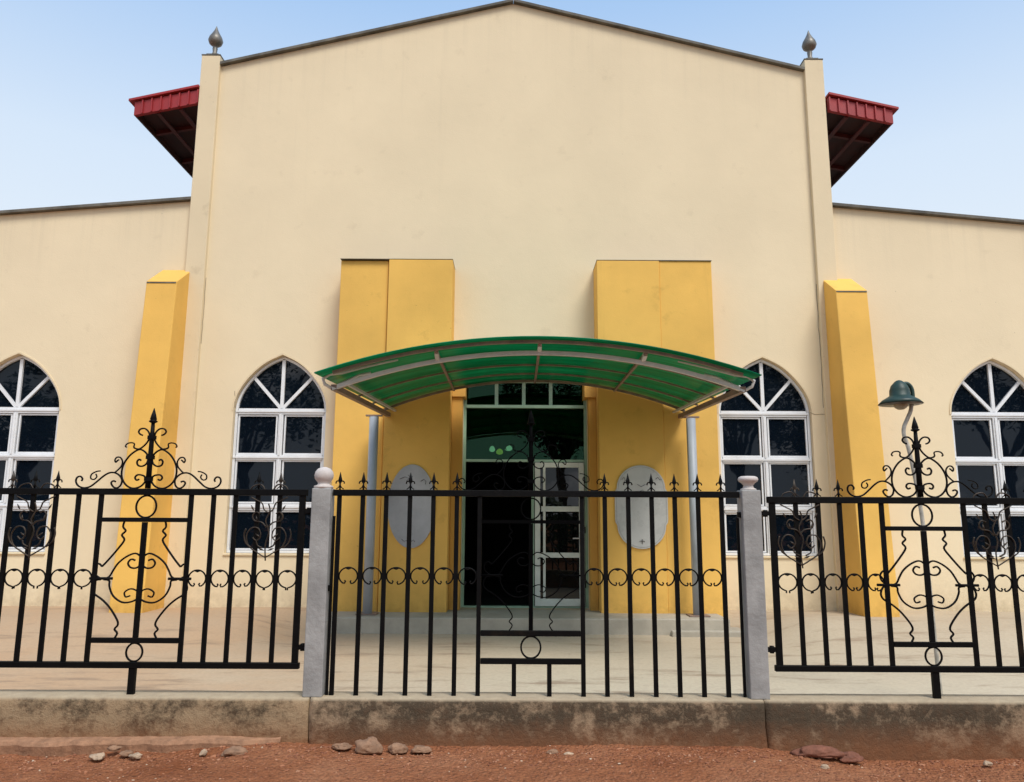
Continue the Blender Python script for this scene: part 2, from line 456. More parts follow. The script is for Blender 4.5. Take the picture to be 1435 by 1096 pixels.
# buttresses, battered outwards towards the foot
def buttress(x0, x1, zt, zc):
    o = MB()
    b_ = [(x0,-.72,-.05),(x1,-.72,-.05),(x1,.003,-.05),(x0,.003,-.05)]
    t_ = [(x0,-.46,zt),(x1,-.46,zt),(x1,.003,zc),(x0,.003,zc)]
    o.hexa(b_, t_)
    p = o.build('buttress', YELLOW, church, .012)
    c = MB(); c.box(x1-.001,x1+.010,-.014,.0,.3,zc-.35); c.build('joint_crack', COPING, p)
    c = MB(); c.box(x0+.01,x1-.01,-.468,-.4615,zt-.03,zt-.012); c.build('drip_edge', COPING, p)
buttress(-5.20,-4.765,4.70,5.02); buttress(4.58,5.03,4.62,4.94)
# eaves
def eave(s):
    xo, zo, xi, zi = s*5.81, 7.46, s*4.84, 7.90
    zo += (0 if s<0 else -.07); zi += (0 if s<0 else -.07)
    sheet = MB()
    X = sorted((xo+s*.07, xi)); za = {xo+s*.07: zo+.20-.03, xi: zi}
    # corrugated roof sheet following the slope
    n = 40; y0,y1 = -.10,13.9
    prof = [(xo+s*.08, zo+.215),(xi, zi+.02)]
    sheet.hexa([(prof[0][0],y0,prof[0][1]),(prof[1][0],y0,prof[1][1]),(prof[1][0],y1,prof[1][1]),(prof[0][0],y1,prof[0][1])] if s<0 else
               [(prof[1][0],y0,prof[1][1]),(prof[0][0],y0,prof[0][1]),(prof[0][0],y1,prof[0][1]),(prof[1][0],y1,prof[1][1])],
               [(prof[0][0],y0,prof[0][1]+.035),(prof[1][0],y0,prof[1][1]+.035),(prof[1][0],y1,prof[1][1]+.035),(prof[0][0],y1,prof[0][1]+.035)] if s<0 else
               [(prof[1][0],y0,prof[1][1]+.035),(prof[0][0],y0,prof[0][1]+.035),(prof[0][0],y1,prof[0][1]+.035),(prof[1][0],y1,prof[1][1]+.035)])
    e = sheet.build('eave', REDMET, church)
    fb = MB(); sl = (zi-.02-(zo+.21))/(abs(xi-xo))
    k = 7; w = abs(xi-xo)/k
    for i in range(k):          # ribbed verge board along the front
        a = xo-s*w*i; bx = xo-s*w*(i+1)
        for (u0,u1,yy) in ((0,.86,-.06),(.86,1,-.085)):
            xa = a-s*w*u0; xb = a-s*w*u1
            za_ = zo+sl*abs(xa-xo); zb_ = zo+sl*abs(xb-xo)
            q = sorted(((xa,za_),(xb,zb_)))
            fb.hexa([(q[0][0],yy,q[0][1]),(q[1][0],yy,q[1][1]),(q[1][0],.0,q[1][1]),(q[0][0],.0,q[0][1])],
                    [(q[0][0],yy,q[0][1]+.215),(q[1][0],yy,q[1][1]+.215),(q[1][0],.0,q[1][1]+.215),(q[0][0],.0,q[0][1]+.215)])
    fb.build('fascia', REDMET, e)
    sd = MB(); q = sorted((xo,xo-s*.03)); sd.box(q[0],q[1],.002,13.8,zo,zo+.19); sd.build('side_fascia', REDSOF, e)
    so = MB()
    q = sorted(((xo-s*.035,zo+.10),(xi,zi-.16)))
    so.hexa([(q[0][0],.004,q[0][1]),(q[1][0],.004,q[1][1]),(q[1][0],13.8,q[1][1]),(q[0][0],13.8,q[0][1])],
            [(q[0][0],.004,q[0][1]+.02),(q[1][0],.004,q[1][1]+.02),(q[1][0],13.8,q[1][1]+.02),(q[0][0],13.8,q[0][1]+.02)])
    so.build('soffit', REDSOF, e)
    rf = MB()
    for i in range(14):
        y = .6+i*1.0
        rf.hexa([(q[0][0],y,q[0][1]-.07),(q[1][0],y,q[1][1]-.07),(q[1][0],y+.06,q[1][1]-.07),(q[0][0],y+.06,q[0][1]-.07)],
                [(q[0][0],y,q[0][1]-.003),(q[1][0],y,q[1][1]-.003),(q[1][0],y+.06,q[1][1]-.003),(q[0][0],y+.06,q[0][1]-.003)])
    for u in (.35,.7):
        x = xo+(xi-xo)*u; z = zo+.10+(zi-.16-zo-.10)*u
        rf.box(x-.03,x+.03,.01,13.7,z-.10,z-.073)
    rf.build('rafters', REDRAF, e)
eave(-1); eave(1)
# raised entrance step
st = MB(); st.box(-2.55,2.745,-1.02,.27,-.2,.168); st.build('entrance_step', CONC, church, .015)
st = MB(); st.box(2.0,2.93,-1.10,-.2,-.2,.035); st.build('lower_step', CONC, church, .015)
# dark interior behind the doorway
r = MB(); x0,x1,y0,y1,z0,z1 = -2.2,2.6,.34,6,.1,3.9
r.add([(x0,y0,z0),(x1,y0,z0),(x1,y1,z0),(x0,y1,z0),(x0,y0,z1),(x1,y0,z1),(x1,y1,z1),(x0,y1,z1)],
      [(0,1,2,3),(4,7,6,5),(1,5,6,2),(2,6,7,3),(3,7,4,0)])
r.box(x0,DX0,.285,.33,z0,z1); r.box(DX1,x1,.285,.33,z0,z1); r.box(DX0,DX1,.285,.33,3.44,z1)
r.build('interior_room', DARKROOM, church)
# door frame, transoms, leaf
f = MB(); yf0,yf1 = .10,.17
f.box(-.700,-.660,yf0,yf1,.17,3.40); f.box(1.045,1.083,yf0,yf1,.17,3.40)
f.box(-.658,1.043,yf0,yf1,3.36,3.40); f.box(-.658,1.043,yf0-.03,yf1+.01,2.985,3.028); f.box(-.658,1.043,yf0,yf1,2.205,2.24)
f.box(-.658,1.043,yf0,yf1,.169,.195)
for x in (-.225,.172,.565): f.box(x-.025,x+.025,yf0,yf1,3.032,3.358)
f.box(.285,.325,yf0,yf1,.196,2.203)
df = f.build('door_frame', FRAME_CANOPYLIT, church)
g = MB(); g.box(-.658,1.043,.135,.141,3.035,3.357); g.box(-.658,1.043,.133,.139,2.242,2.973)
def canopy_reflect_glass():  # green of the canopy's light and reflection put into the glass colours
    m,t,b_ = nt('transom_glass'); out = t.nodes['Material Output']
    tr = N(t,'ShaderNodeBsdfTransparent'); tr.inputs['Color'].default_value = (.35,.6,.45,1)
    gl = N(t,'ShaderNodeBsdfGlossy'); gl.inputs['Roughness'].default_value = .01; gl.inputs['Color'].default_value = (.45,.9,.6,1)
    fr = N(t,'ShaderNodeFresnel'); fr.inputs['IOR'].default_value = 1.38
    mx = N(t,'ShaderNodeMixShader'); t.links.new(fr.outputs[0], mx.inputs[0])
    t.links.new(tr.outputs[0], mx.inputs[1]); t.links.new(gl.outputs[0], mx.inputs[2]); t.links.new(mx.outputs[0], out.inputs['Surface'])
    return m
TG = canopy_reflect_glass()
g.build('transom_pane', TG, df)
d = MB(); xa,xb,za,zb = .335,1.035,.20,2.195
d.box(xa,xa+.075,.07,.115,za,zb); d.box(xb-.075,xb,.07,.115,za,zb)
for z0,z1 in ((za,za+.10),(.86,.93),(1.50,1.575),(zb-.07,zb)): d.box(xa+.076,xb-.076,.071,.114,z0,z1)
d.box(xa+.115,xa+.15,.066,.12,za+.1,zb-.07)
dl = d.build('door', FRAMEG, church, .003)
g = MB(); g.box(xa+.07,xb-.07,.09,.096,za+.08,zb-.05); g.build('pane', DGLASS, dl)
h = MB(); h.box(xb-.07,xb-.03,.045,.069,1.02,1.20); h.tube([(xb-.05,.05,1.13),(xb-.05,.02,1.13),(xb-.17,.02,1.13)],.009,8); h.build('handle', STEEL, dl)
for z in (.45,1.2,1.9):
    hg = MB(); hg.box(1.036,1.05,.06,.11,z,z+.09); hg.build('hinge', IRON, dl)

il = thing('hanging_lamp', 'small lit cluster of white and yellow lamps hanging inside above the church door', 'lamp', (-.2,2.4,2.5))
WG = emis('white_lamp_glow', (.8,.85,.75), .7); YG = emis('yellow_lamp_glow', (.8,.65,.15), .6)
for x,z,r_,m_ in ((-.34,2.60,.050,WG),(-.21,2.555,.06,YG),(-.055,2.62,.065,WG)):
    o = MB(); o.lathe([(.004,z+.05),(.02,z+.045),(r_*.8,z+.02),(r_,z-.01),(r_*.9,z-.035),(r_*.5,z-.05),(.003,z-.055)],x,2.4,14); o.build('lamp_glass', m_, il)
    o = MB(); o.tube([(x,2.4,z+.05),(x*.6-.08,2.4,z+.16),(-.2,2.4,2.85)],.006,6); o.build('arm', IRON, il)
o = MB(); o.tube([(-.2,2.4,2.84),(-.2,2.4,3.9)],.008,6); o.build('stem', IRON, il)
for pts in ([(4.30,2.93),(4.36,2.90),(4.46,2.905),(4.53,2.90)],[(-4.545,4.9),(-4.543,4.3),(-4.548,3.9)],[(-3.99,2.95),(-4.01,3.2)],[(4.50,4.85),(4.495,4.2),(4.50,3.6),(4.492,3.0)],[(-2.62,1.9),(-2.60,1.82),(-2.57,1.80),(-2.58,1.74)]):
    o = MB(); o.tube([(x,-.001,z) for x,z in smooth2(pts)],.0035,4); o.build('hairline_crack', CRACK, church)

# ------------------------------------------------------------------ plaques
def plaque(cx, cz, a, b_, straight, label):
    t = thing('wall_plaque', label, 'plaque', (cx,-.46,cz), 'marble plaques on the yellow piers')
    pts = []
    n = 24
    for i in range(n+1):
        q = math.pi*i/n; pts.append((cx+a*math.cos(q), cz+straight+(b_-straight)*math.sin(q)**.85 if 0<i<n else cz+straight))
    for i in range(n+1):
        q = math.pi+math.pi*i/n; pts.append((cx+a*math.cos(q), cz-straight-(b_-straight)*abs(math.sin(q))**.85 if 0<i<n else cz-straight))
    if straight > .01:      # straight sides, short chamfered shoulders, arched ends
        up = [(a, straight*.9),(a*.985, straight*1.1),(a*.92, straight+.055)]+[(a*.92*math.cos(math.pi/2*k_/9), straight+.055+(b_-straight-.055)*math.sin(math.pi/2*k_/9)) for k_ in range(1,10)]
        q1 = up; q2 = [(-x,z) for x,z in up[::-1]][1:]; top = q1+q2
        pts = [(cx+x,cz+z) for x,z in top]+[(cx-x,cz-z) for x,z in top]
    if straight < .01:
        pts = [(cx+a*math.cos(2*math.pi*i/64), cz+b_*math.sin(2*math.pi*i/64)) for i in range(64)]
    inner = [(cx+(x-cx)*.945, cz+(z-cz)*.965) for x,z in pts]
    m = MB(); m.prism_y(pts, -.474, -.452); m.build('slab', MARBLE2 if straight<.01 else MARBLE, t, .002)
    if straight > .01:
        m = MB(); inner2 = [(cx+(x-cx)*.933, cz+(z-cz)*.957) for x,z in pts]
        ring_prism(m, inner, inner2, -.4765, -.4745); m.build('border_line', LINE, t)
    def fleur(x, z, s, up=1, lean=0):
        m = MB()
        m.tube([(x-lean,-.477,z-s*up),(x,-.477,z),(x+lean*.6,-.477,z+s*up)],[.003,.007,.005],6)
        for k in (-1,1):
            m.tube([(x,-.477,z-.2*s*up),(x+k*.5*s,-.477,z+.35*s*up),(x+k*.95*s,-.477,z+.15*s*up+lean),(x+k*.8*s,-.477,z-.15*s*up)],.0035,5)
        m.build('carving', CARVE, t)
    def wisp(pts_):
        m = MB(); m.tube([(cx+a_,-.477,cz+c_) for a_,c_ in pts_],.0035,5); m.build('carving', CARVE, t)
    if straight > .01:
        fleur(cx, cz-b_*.83, .034)
        wisp([(-.26,.36),(-.23,.40),(-.21,.35),(-.24,.32)]); wisp([(.20,.37),(.23,.40),(.26,.36),(.28,.37)])
        wisp([(-.2,.19),(-.05,.195),(.02,.225),(.04,.2)]); wisp([(-.10,.175),(-.02,.18),(.05,.19)])
        wisp([(-.05,.30),(.0,.27),(.06,.30)])
    else:
        wisp([(-.17,.36),(-.10,.39),(-.04,.37),(-.08,.33)]); wisp([(-.06,.42),(-.02,.38),(.01,.40)])
        wisp([(.12,.33),(.16,.36),(.19,.33),(.18,.29)]); wisp([(-.12,-.44),(-.09,-.47),(-.05,-.46)]); wisp([(.01,-.47),(.04,-.45),(.06,-.48)])
plaque(-1.35, 1.56, .322, .56, 0, 'oval pale grey marble plaque on the yellow pier left of the door')
plaque(1.757, 1.565, .358, .56, .19, 'grey marble plaque with straight sides on the yellow pier right of the door')

# ------------------------------------------------------------------ entrance canopy
cano = thing('entrance_canopy', 'green translucent arched canopy on two grey pipe posts above the church door', 'canopy', (.27,-.9,.17))
def arc_pts(xc, half, z_end, rise, n=28):
    r = (half*half+rise*rise)/(2*rise); a = math.asin(half/r); zc = z_end+rise-r
    return [(xc+r*math.sin(-a+2*a*i/n), zc+r*math.cos(-a+2*a*i/n)) for i in range(n+1)]
YF, YB = -3.80, -.47
def canopy_arc(u, dz=0, n=28):      # u = 0 front, 1 back
    xc = .245+(.315-.245)*u; half = 2.125+(2.06-2.125)*u
    ze = 2.745+(2.895-2.745)*u; rise = .365+(.41-.365)*u
    y = YF+(YB-YF)*u
    return [(x,y,z+dz) for x,z in arc_pts(xc,half,ze,rise,n)]
s = MB(); NU = 8; rows = []
for i in range(NU+1): rows.append(canopy_arc(i/NU))
n1 = len(rows[0]); vs = [p for r_ in rows for p in r_]
fs = [(i*n1+k, i*n1+k+1,(i+1)*n1+k+1,(i+1)*n1+k) for i in range(NU) for k in range(n1-1)]
s.add(vs, fs, True); sh = s.build('roof_sheet', GREEN, cano)
so = sh.modifiers.new('thick','SOLIDIFY'); so.thickness = .012; so.offset = 1
# steel arches under the sheet
def arch_bar(name, u, dz, r, m, trim=0, dy=0, flat=None):
    p = canopy_arc(u, dz)
    p = p[trim:len(p)-trim] if trim else p
    p = [(x,y+dy,z) for x,y,z in p]
    o = MB(); o.tube(p, r, 8, square=True); return o.build(name, m, cano)
arch_bar('upper_arch', .03, -.027, .015, RUSTY, 1)
for u in (.28,.52,.76): arch_bar('arch_rib', u, -.022, .010, RUSTY)
arch_bar('back_arch', .985, -.026, .016, RUSTY)
low = [(x,-3.50,z) for x,z in arc_pts(.26,2.035,2.65,.370)]
o = MB(); o.tube(low, .020, 8, square=True); o.build('front_arch', STEEL, cano)
low2 = [(x,-3.30,z) for x,z in arc_pts(.26,1.97,2.735,.352)]
low2 = low2[:8]; 
for side in (0,1):       # looped ends where the two front arches meet
    pts = []
    e = low[0] if side==0 else low[-1]; k = -1 if side==0 else 1
    o = MB()
    o.tube([(e[0],e[1],e[2]),(e[0]+k*.07,e[1]-.02,e[2]+.04),(e[0]+k*.085,e[1]-.04,e[2]+.09),(e[0]+k*.02,e[1]-.05,e[2]+.135),(e[0]-k*.10,e[1]-.03,e[2]+.155),(e[0]-k*.35,e[1]+.05,e[2]+.245),(e[0]-k*.62,e[1]+.12,e[2]+.325)],.017,8)
    o.tube([(e[0]-k*.02,e[1]+.02,e[2]+.02),(e[0]-k*.22,e[1]+.18,e[2]+.17),(e[0]-k*.34,e[1]+.2,e[2]+.2)],.015,8)
    o.build('looped_end', STEEL, cano)
def on_arc(x, u, dz):
    a = canopy_arc(u, dz, 60)
    for p,q in zip(a,a[1:]):
        if p[0] <= x <= q[0]:
            f_ = (x-p[0])/(q[0]-p[0]); return tuple(p[i]+(q[i]-p[i])*f_ for i in range(3))
for xf,xb in ((-.74,-.80),(.27,.315),(1.30,1.41)):
    o = MB(); p0 = on_arc(xf,.03,-.045); p1 = on_arc(xb,.985,-.045)
    o.tube([p0,p1],.014,8,square=True); o.build('purlin', RUSTY, cano)
    zz = min(low, key=lambda p: abs(p[0]-xf)); 
    o = MB(); t1 = on_arc(xf,.05,-.05); o.tube([t1,(xf,-3.50,zz[2]+.02)],.02,8,square=True); o.build('strut', STEEL, cano)
for k,xf,xb in ((-1,-1.755,-1.70),(1,2.275,2.32)):       # side beams running back to the wall
    o = MB(); o.tube([(xf,-3.52,2.66),(xb,-.46,2.80)],.028,8,square=True); o.build('side_beam', RUSTY, cano)
    o = MB(); o.tube([(xf-k*.09,-3.3,2.73),(xb-k*.09,-.46,2.86)],.014,8,square=True); o.build('side_beam', STEEL, cano)
for x,xt in ((-1.855,-1.855),(2.42,2.41)):
    o = MB(); o.tube([(x,-.70,.175),(xt,-.70,2.74)],.062,20); p = o.build('post', PIPE, cano)
    o = MB(); o.box(x-.13,x+.13,-.83,-.57,.172,.184); o.build('base_plate', RUSTY, p)
    o = MB(); o.box(xt-.11,xt+.11,-.73,-.67,2.748,2.768); o.build('bracket', RUSTY, p)

# ------------------------------------------------------------------ ground
def grid(name, x0,x1,nx,y0,y1,ny,fz,m):
    vs = []; 
    for j in range(ny+1):
        for i in range(nx+1):
            x = x0+(x1-x0)*i/nx; y = y0+(y1-y0)*j/ny; vs.append((x,y,fz(x,y)))
    fs = [(j*(nx+1)+i, j*(nx+1)+i+1,(j+1)*(nx+1)+i+1,(j+1)*(nx+1)+i) for j in range(ny) for i in range(nx)]
    o = MB(); o.add(vs,fs,True); return o.build(name, m)
def road_z(x, y):
    n_ = noise.noise(Vector((x*1.1,y*1.1,0)))*.022 + noise.noise(Vector((x*4,y*4,3)))*.010 + noise.noise(Vector((x*13,y*13,7)))*.009 + abs(noise.noise(Vector((x*31,y*31,1))))*.010
    base = 0.028
    if x < -1.4: base = .028 - .05*min(1,(-1.4-x)/1.2)
    if x > 1.4: base = .028 - .065*min(1,(x-1.4)/.7)
    edge = max(0, 1-abs(y+6.08)/.18)*.012
    return base + n_ + edge
road = grid('dirt_road', -5.9,5.9,760,-7.6,-5.99,110,road_z,DIRT); road['kind'] = 'structure'
def far_z(x,y): return -.05
def ring_ground():
    o = MB()
    o.add([(-300,-300,-.06),(300,-300,-.06),(300,-7.5,-.06),(-300,-7.5,-.06)],[(0,1,2,3)])
    o.add([(-300,-7.5,-.06),(-5.9,-7.5,-.06),(-5.9,300,-.06),(-300,300,-.06)],[(0,1,2,3)])
    o.add([(5.9,-7.5,-.06),(300,-7.5,-.06),(300,300,-.06),(5.9,300,-.06)],[(0,1,2,3)])
    o.add([(-5.9,14.2,-.06),(5.9,14.2,-.06),(5.9,300,-.06),(-5.9,300,-.06)],[(0,1,2,3)])
    return o.build('ground', DIRT)
gg = ring_ground(); gg['kind'] = 'structure'
def court_z(x,y):
    q = min(1,max(0,(y+1.25)/1.25)); sa = q*q*(3-2*q)
    q = min(1,max(0,(y+2.7)/1.9)); sb = q*q*(3-2*q)
    k = min(1,max(0,(abs(x-.19)-2.75)/.9)); k = k*k*(3-2*k); s_ = sa*(1-k)+sb*k
    return -.045+.215*s_ + noise.noise(Vector((x*.8,y*.8,5)))*.01 + noise.noise(Vector((x*5,y*5,9)))*.003
court = grid('courtyard_paving', -12,12,160,-5.95,.2,60,court_z,PAVE); court['kind'] = 'structure'

# ------------------------------------------------------------------ plinth walls (three castings, cracked at the posts)
def plinth(x0, x1, m, label, sx=0, top0=.305, top1=.305):
    o = MB(); nx = int((x1-x0)/.03); 
    prof = [(-6.075,-.16),(-6.072,.05),(-6.070,.15),(-6.068,.25),(-6.066,.285),(-6.058,.302),(-6.03,.305),(-5.95,.306),(-5.87,.304),(-5.862,-.16)]
    vs = []
    for i in range(nx+1):
        x = x0+(x1-x0)*i/nx
        for k,(y,z) in enumerate(prof):
            n_ = noise.noise(Vector((x*3,y*9,z*8)))*.006 + noise.noise(Vector((x*14,3,z*20)))*.004
            jx = 0
            if i in (0,nx): jx = noise.noise(Vector((x0+2,1.7,z*22)))*.012
            chip = -abs(noise.noise(Vector((x*9,2,1))))*.012 if k in (4,5) else 0
            vs.append((x+jx, y+(n_ if k<6 else 0), z+chip+(n_*.3 if 4<k<9 else 0)))
    K = len(prof)
    fs = [(i*K+k,(i+1)*K+k,(i+1)*K+k+1,i*K+k+1) for i in range(nx) for k in range(K-1)]
    fs += [tuple(range(K)), tuple(range((nx+1)*K-1, nx*K-1, -1))]
    o.add(vs, fs, True)
    t = thing('plinth_wall', label, 'low wall', ((x0+x1)/2,-5.96,0), 'low concrete walls under the railings')
    w = o.build('wall_body', m, t)
    return t
p1 = plinth(-7.5,-1.228,PL1,'low tan concrete wall with ledge under the left railing')
p2 = plinth(-1.216,1.545,PL2,'low concrete wall with black mould stains between the two grey fence posts')
p3 = plinth(1.557,7.5,PL2,'low dirty concrete wall under the right railing beside the green lamp')
# broken footing ledge at the foot of the left wall
o = MB(); vs = []; nx = 260
for i in range(nx+1):
    x = -5.8+(4.42)*i/nx
    w = .055+noise.noise(Vector((x*2,0,4)))*.04+noise.noise(Vector((x*9,0,4)))*.02
    if x > -1.6: w *= max(.1,(-1.38-x)/.22)
    z = .062+noise.noise(Vector((x*3,0,8)))*.010 + (x+3)*.010 + noise.noise(Vector((x*20,0,8)))*.004
    vs += [(x,-6.065,z+.012),(x,-6.075-w*.9,z),(x,-6.08-w,z-.02),(x,-6.07-w*.75,-.12)]
o.add(vs, [(4*i+k,4*i+k+1,4*i+k+5,4*i+k+4) for i in range(nx) for k in range(3)], False)
o.build('footing_ledge', stone_mat('dusty_footing',(.36,.19,.105)), p1)

# ------------------------------------------------------------------ fence posts
def fence_post(x, top, label, ball=True):
    t = thing('fence_post', label, 'fence post', (x,-5.98,.305), 'grey fence posts')
    o = MB(); lean = .0
    o.box(x-.060,x+.060,-6.040,-5.915,.303,top); o.build('shaft', POSTM, t, .006)
    o = MB(); z = top
    if ball:
        o.lathe([(.060,z),(.062,z+.015),(.042,z+.022),(.036,z+.034),(.046,z+.046),(.058,z+.062),(.0615,z+.085),(.056,z+.108),(.040,z+.127),(.015,z+.137),(.002,z+.138)],x,-5.98,24)
    else:
        o.lathe([(.05,z),(.05,z+.008),(.034,z+.016),(.030,z+.03),(.042,z+.045),(.060,z+.058),(.064,z+.07),(.060,z+.083),(.045,z+.09),(.002,z+.093)],x,-5.98,24)
    o.build('ball_finial' if ball else 'cup_finial', BALLM, t, 0)
    return t
fence_post(-1.215,1.575,'grey square fence post topped by a round concrete ball, left of the entrance')
fence_post(1.532,1.577,'grey square fence post topped by a flat broken cup, right of the entrance',False)

# ------------------------------------------------------------------ iron fence
YP = -5.985
K = .00465
def smooth_curve(pts, sub=5):
    P = [Vector(p) for p in pts]; out = []
    for i in range(len(P)-1):
        a = P[max(i-1,0)]; b_ = P[i]; c = P[i+1]; d = P[min(i+2,len(P)-1)]
        for k in range(sub):
            t = k/sub
            out.append(.5*((2*b_)+(c-a)*t+(2*a-5*b_+4*c-d)*t*t+(3*b_-a-3*c+d)*t**3))
    out.append(P[-1]); return out
def crown(cx, zr, parent, IRON=IRON, kr=1):
    """scroll crown with a spear; curves in units of the drawing, mirrored about the stem"""
    def loc(pt):
        X,Y = pt; c = 700+(770-Y)*.0844
        return ((X-c)/6.523*K, (770-Y)/6.523*K)
    A = [(655,287),(632,278),(618,255),(635,230),(675,226),(708,255),(717,300),(700,345),(665,385),(625,412),(585,408),(572,392)]
    A2 = [(572,392),(578,366),(552,356),(515,364),(497,388),(508,398)]
    B = [(640,518),(622,508),(603,530),(612,562),(650,570),(690,545),(703,500),(690,455),(655,425),(625,418),(590,432),(535,475),(485,545),(463,620),(470,690),(508,745),(565,770),(630,755),(672,715),(680,680),(660,655),(610,648),(585,672),(598,696),(622,688)]
    C = [(438,512),(425,520),(408,535),(402,512),(420,490),(450,492),(470,525),(460,570),(425,608),(397,630)]
    D = [(98,706),(108,688),(90,665),(60,674),(48,710),(70,750),(120,768),(180,755),(240,710),(300,660),(350,632),(397,630),(440,652),(466,695),(452,745),(418,768),(385,755),(368,722),(388,704),(410,712)]
    F = [(270,615),(235,620),(190,645),(183,682),(212,692),(237,668),(228,642)]
    o = MB()
    for crv,r in ((A,.0058),(A2,.0048),(B,.0062),(C,.0052),(D,.0060),(F,.0048)):
        for s_ in (-1,1):
            pts = [((s_*-loc(p)[0]), YP, loc(p)[1]) for p in crv]
            pts = [(cx-q[0] if False else cx+q[0], q[1], zr+q[2]) for q in pts]
            o.tube(smooth_curve(pts,4), r*kr, 6)
    ob = o.build('crown_ornament', IRON, parent)
    o = MB(); H = (770-35)/6.523*K
    o.tube([(cx,YP,zr),(cx,YP,zr+.19),(cx,YP,zr+.34),(cx,YP,zr+H-.085)],[.018,.016,.014,.011],6)
    o.lathe([(.012,zr+H-.10),(.026,zr+H-.092),(.028,zr+H-.086),(.018,zr+H-.08),(.022,zr+H-.075),(.015,zr+H-.045),(.002,zr+H)],cx,YP,10)
    for z in (zr+.06,zr+.20,zr+.33): o.box(cx-.022,cx+.022,YP-.018,YP+.018,z-.012,z+.012)
    o.build('spear', IRON, parent)
def vase(cx, zt, zb, parent, IRON=IRON, kr=1):
    def loc(pt):
        X,Y = pt; c = 505-(Y-420)*.0892
        return ((X-c)/157*.305, zt-(Y-415)/(838-415)*(zt-zb))
    V = [([(572,416),(574,440),(563,455),(573,470),(562,488),(578,520),(603,560),(619,582)],.0065),
         ([(619,582),(632,572),(643,588),(636,610),(612,625),(590,618),(580,595),(568,570),(545,547),(518,535),(498,548),(493,570),(505,586),(525,585),(536,570),(528,556),(514,560)],.0062),
         ([(578,624),(652,624)],.0095),
         ([(606,628),(587,632),(583,652),(565,685),(532,707),(500,704),(480,690)],.0062),
         ([(480,690),(490,668),(512,660),(530,672),(524,688),(510,684)],.0055),
         ([(615,628),(632,632),(639,655),(630,676),(600,697),(570,725),(540,765),(533,785),(541,800),(530,815),(540,838)],.0065)]
    o = MB()
    for crv,r in V:
        for s_ in (-1,1):
            pts = [(cx+s_*loc(p)[0], YP, loc(p)[1]) for p in crv]
            o.tube(smooth_curve(pts,4) if len(pts)>2 else pts, r*kr, 6)
    o.build('vase_ornament', IRON, parent)
def ring_loop(cx, cz, r, name, parent, m=IRON, th=.0065):
    o = MB(); o.tube([(cx+r*math.cos(2*math.pi*i/24), YP, cz+r*1.08*math.sin(2*math.pi*i/24)) for i in range(25)], th, 6, caps=False)
    return o.build(name, m, parent)
def c_scroll(xa, xb, cz, name, parent, closed, seed):
    """broken ring between two bars: open below with curled tips"""
    rnd = random.Random(seed)
    o = MB(); cx = (xa+xb)/2; rx = (xb-xa)/2-.003; rz = .053
    for s_ in (-1,1):
        a1 = (-72 if closed else -62)+rnd.uniform(-7,7)
        pts = []
        for i in range(15):
            q = R(93)+(R(a1)-R(93))*i/14
            pts.append((cx+s_*rx*math.cos(q)*1.0, YP, cz+rz*math.sin(q)))
        e = pts[-1]
        if closed: pts += [(e[0]-s_*.012,YP,e[2]-.004),(e[0]-s_*.012,YP,e[2]-.018)]
        else: pts += [(e[0]-s_*.010,YP,e[2]-.001),(e[0]-s_*.016,YP,e[2]+.010),(e[0]-s_*.010,YP,e[2]+.017)]
        o.tube(pts, .0052, 6)
    o.tube([(cx-.02,YP,cz+rz-.002),(cx,YP,cz+rz-.010),(cx+.02,YP,cz+rz-.002)],.0055,6)
    return o.build(name, IRON, parent)
def leaf_scrolls(cx, zr, parent, seed):
    """bronzed scrollwork hanging below the rail around a baluster"""
    rnd = random.Random(seed)
    o = MB(); z = zr-.05
    stem = [(0,-.02),(.012,-.07),(-.012,-.13),(.012,-.20),(-.006,-.28),(0,-.38)]
    cur = [[(0.0,-.36),(.05,-.33),(.105,-.29),(.125,-.225),(.095,-.175),(.05,-.18),(.035,-.225),(.06,-.255),(.085,-.235)],
           [(.0,-.17),(.03,-.14),(.075,-.13),(.09,-.10),(.07,-.075),(.045,-.085)],
           [(.0,-.08),(.03,-.06),(.045,-.02),(.08,.0),(.12,.02)],
           [(.02,-.30),(.05,-.285),(.06,-.26)],
           [(.10,-.30),(.135,-.27),(.15,-.22),(.14,-.18)],
           [(.02,.06),(.05,.10),(.10,.09),(.12,.06)]]
    for c in [stem]: o.tube(smooth_curve([(cx+a,YP-.012,z+b_) for a,b_ in c],4),.0045,6)
    for c in cur:
        for s_ in (-1,1):
            jit = rnd.uniform(-.008,.008)
            o.tube(smooth_curve([(cx+s_*a+jit,YP-.012,z+b_) for a,b_ in c],4),.004+rnd.uniform(0,.0015),6)
    for s_ in (-1,1):       # leaf blades
        for (a,b_,an) in ((.055,-.225,40),(.07,-.12,80),(.03,-.31,20),(.10,-.05,60)):
            p = Vector((cx+s_*a,YP-.014,z+b_)); d_ = Vector((s_*math.cos(R(an)),0,math.sin(R(an))))
            o.tube([p-d_*.02,p,p+d_*.022],[.0015,.007,.0015],6,flat=.4)
    return o.build('scroll_ornament', IRONB, parent)
def spear_tip(x, zr, parent, m=IRON):
    o = MB()
    o.tube([(x,YP,zr-.005),(x,YP,zr+.045)],.006,6)
    o.tube([(x,YP,zr+.030),(x,YP,zr+.052),(x,YP,zr+.060),(x,YP,zr+.112)],[.004,.013,.0145,.001],6,flat=.45)
    for s_ in (-1,1):
        o.tube(smooth_curve([(x,YP,zr+.040),(x+s_*.012,YP,zr+.053),(x+s_*.024,YP,zr+.049),(x+s_*.027,YP,zr+.036)],3),.0045,5)
        o.tube(smooth_curve([(x,YP,zr+.030),(x+s_*.010,YP,zr+.012),(x+s_*.024,YP,zr+.002)],3),.0035,5)
    return o.build('spear_finial', m, parent)

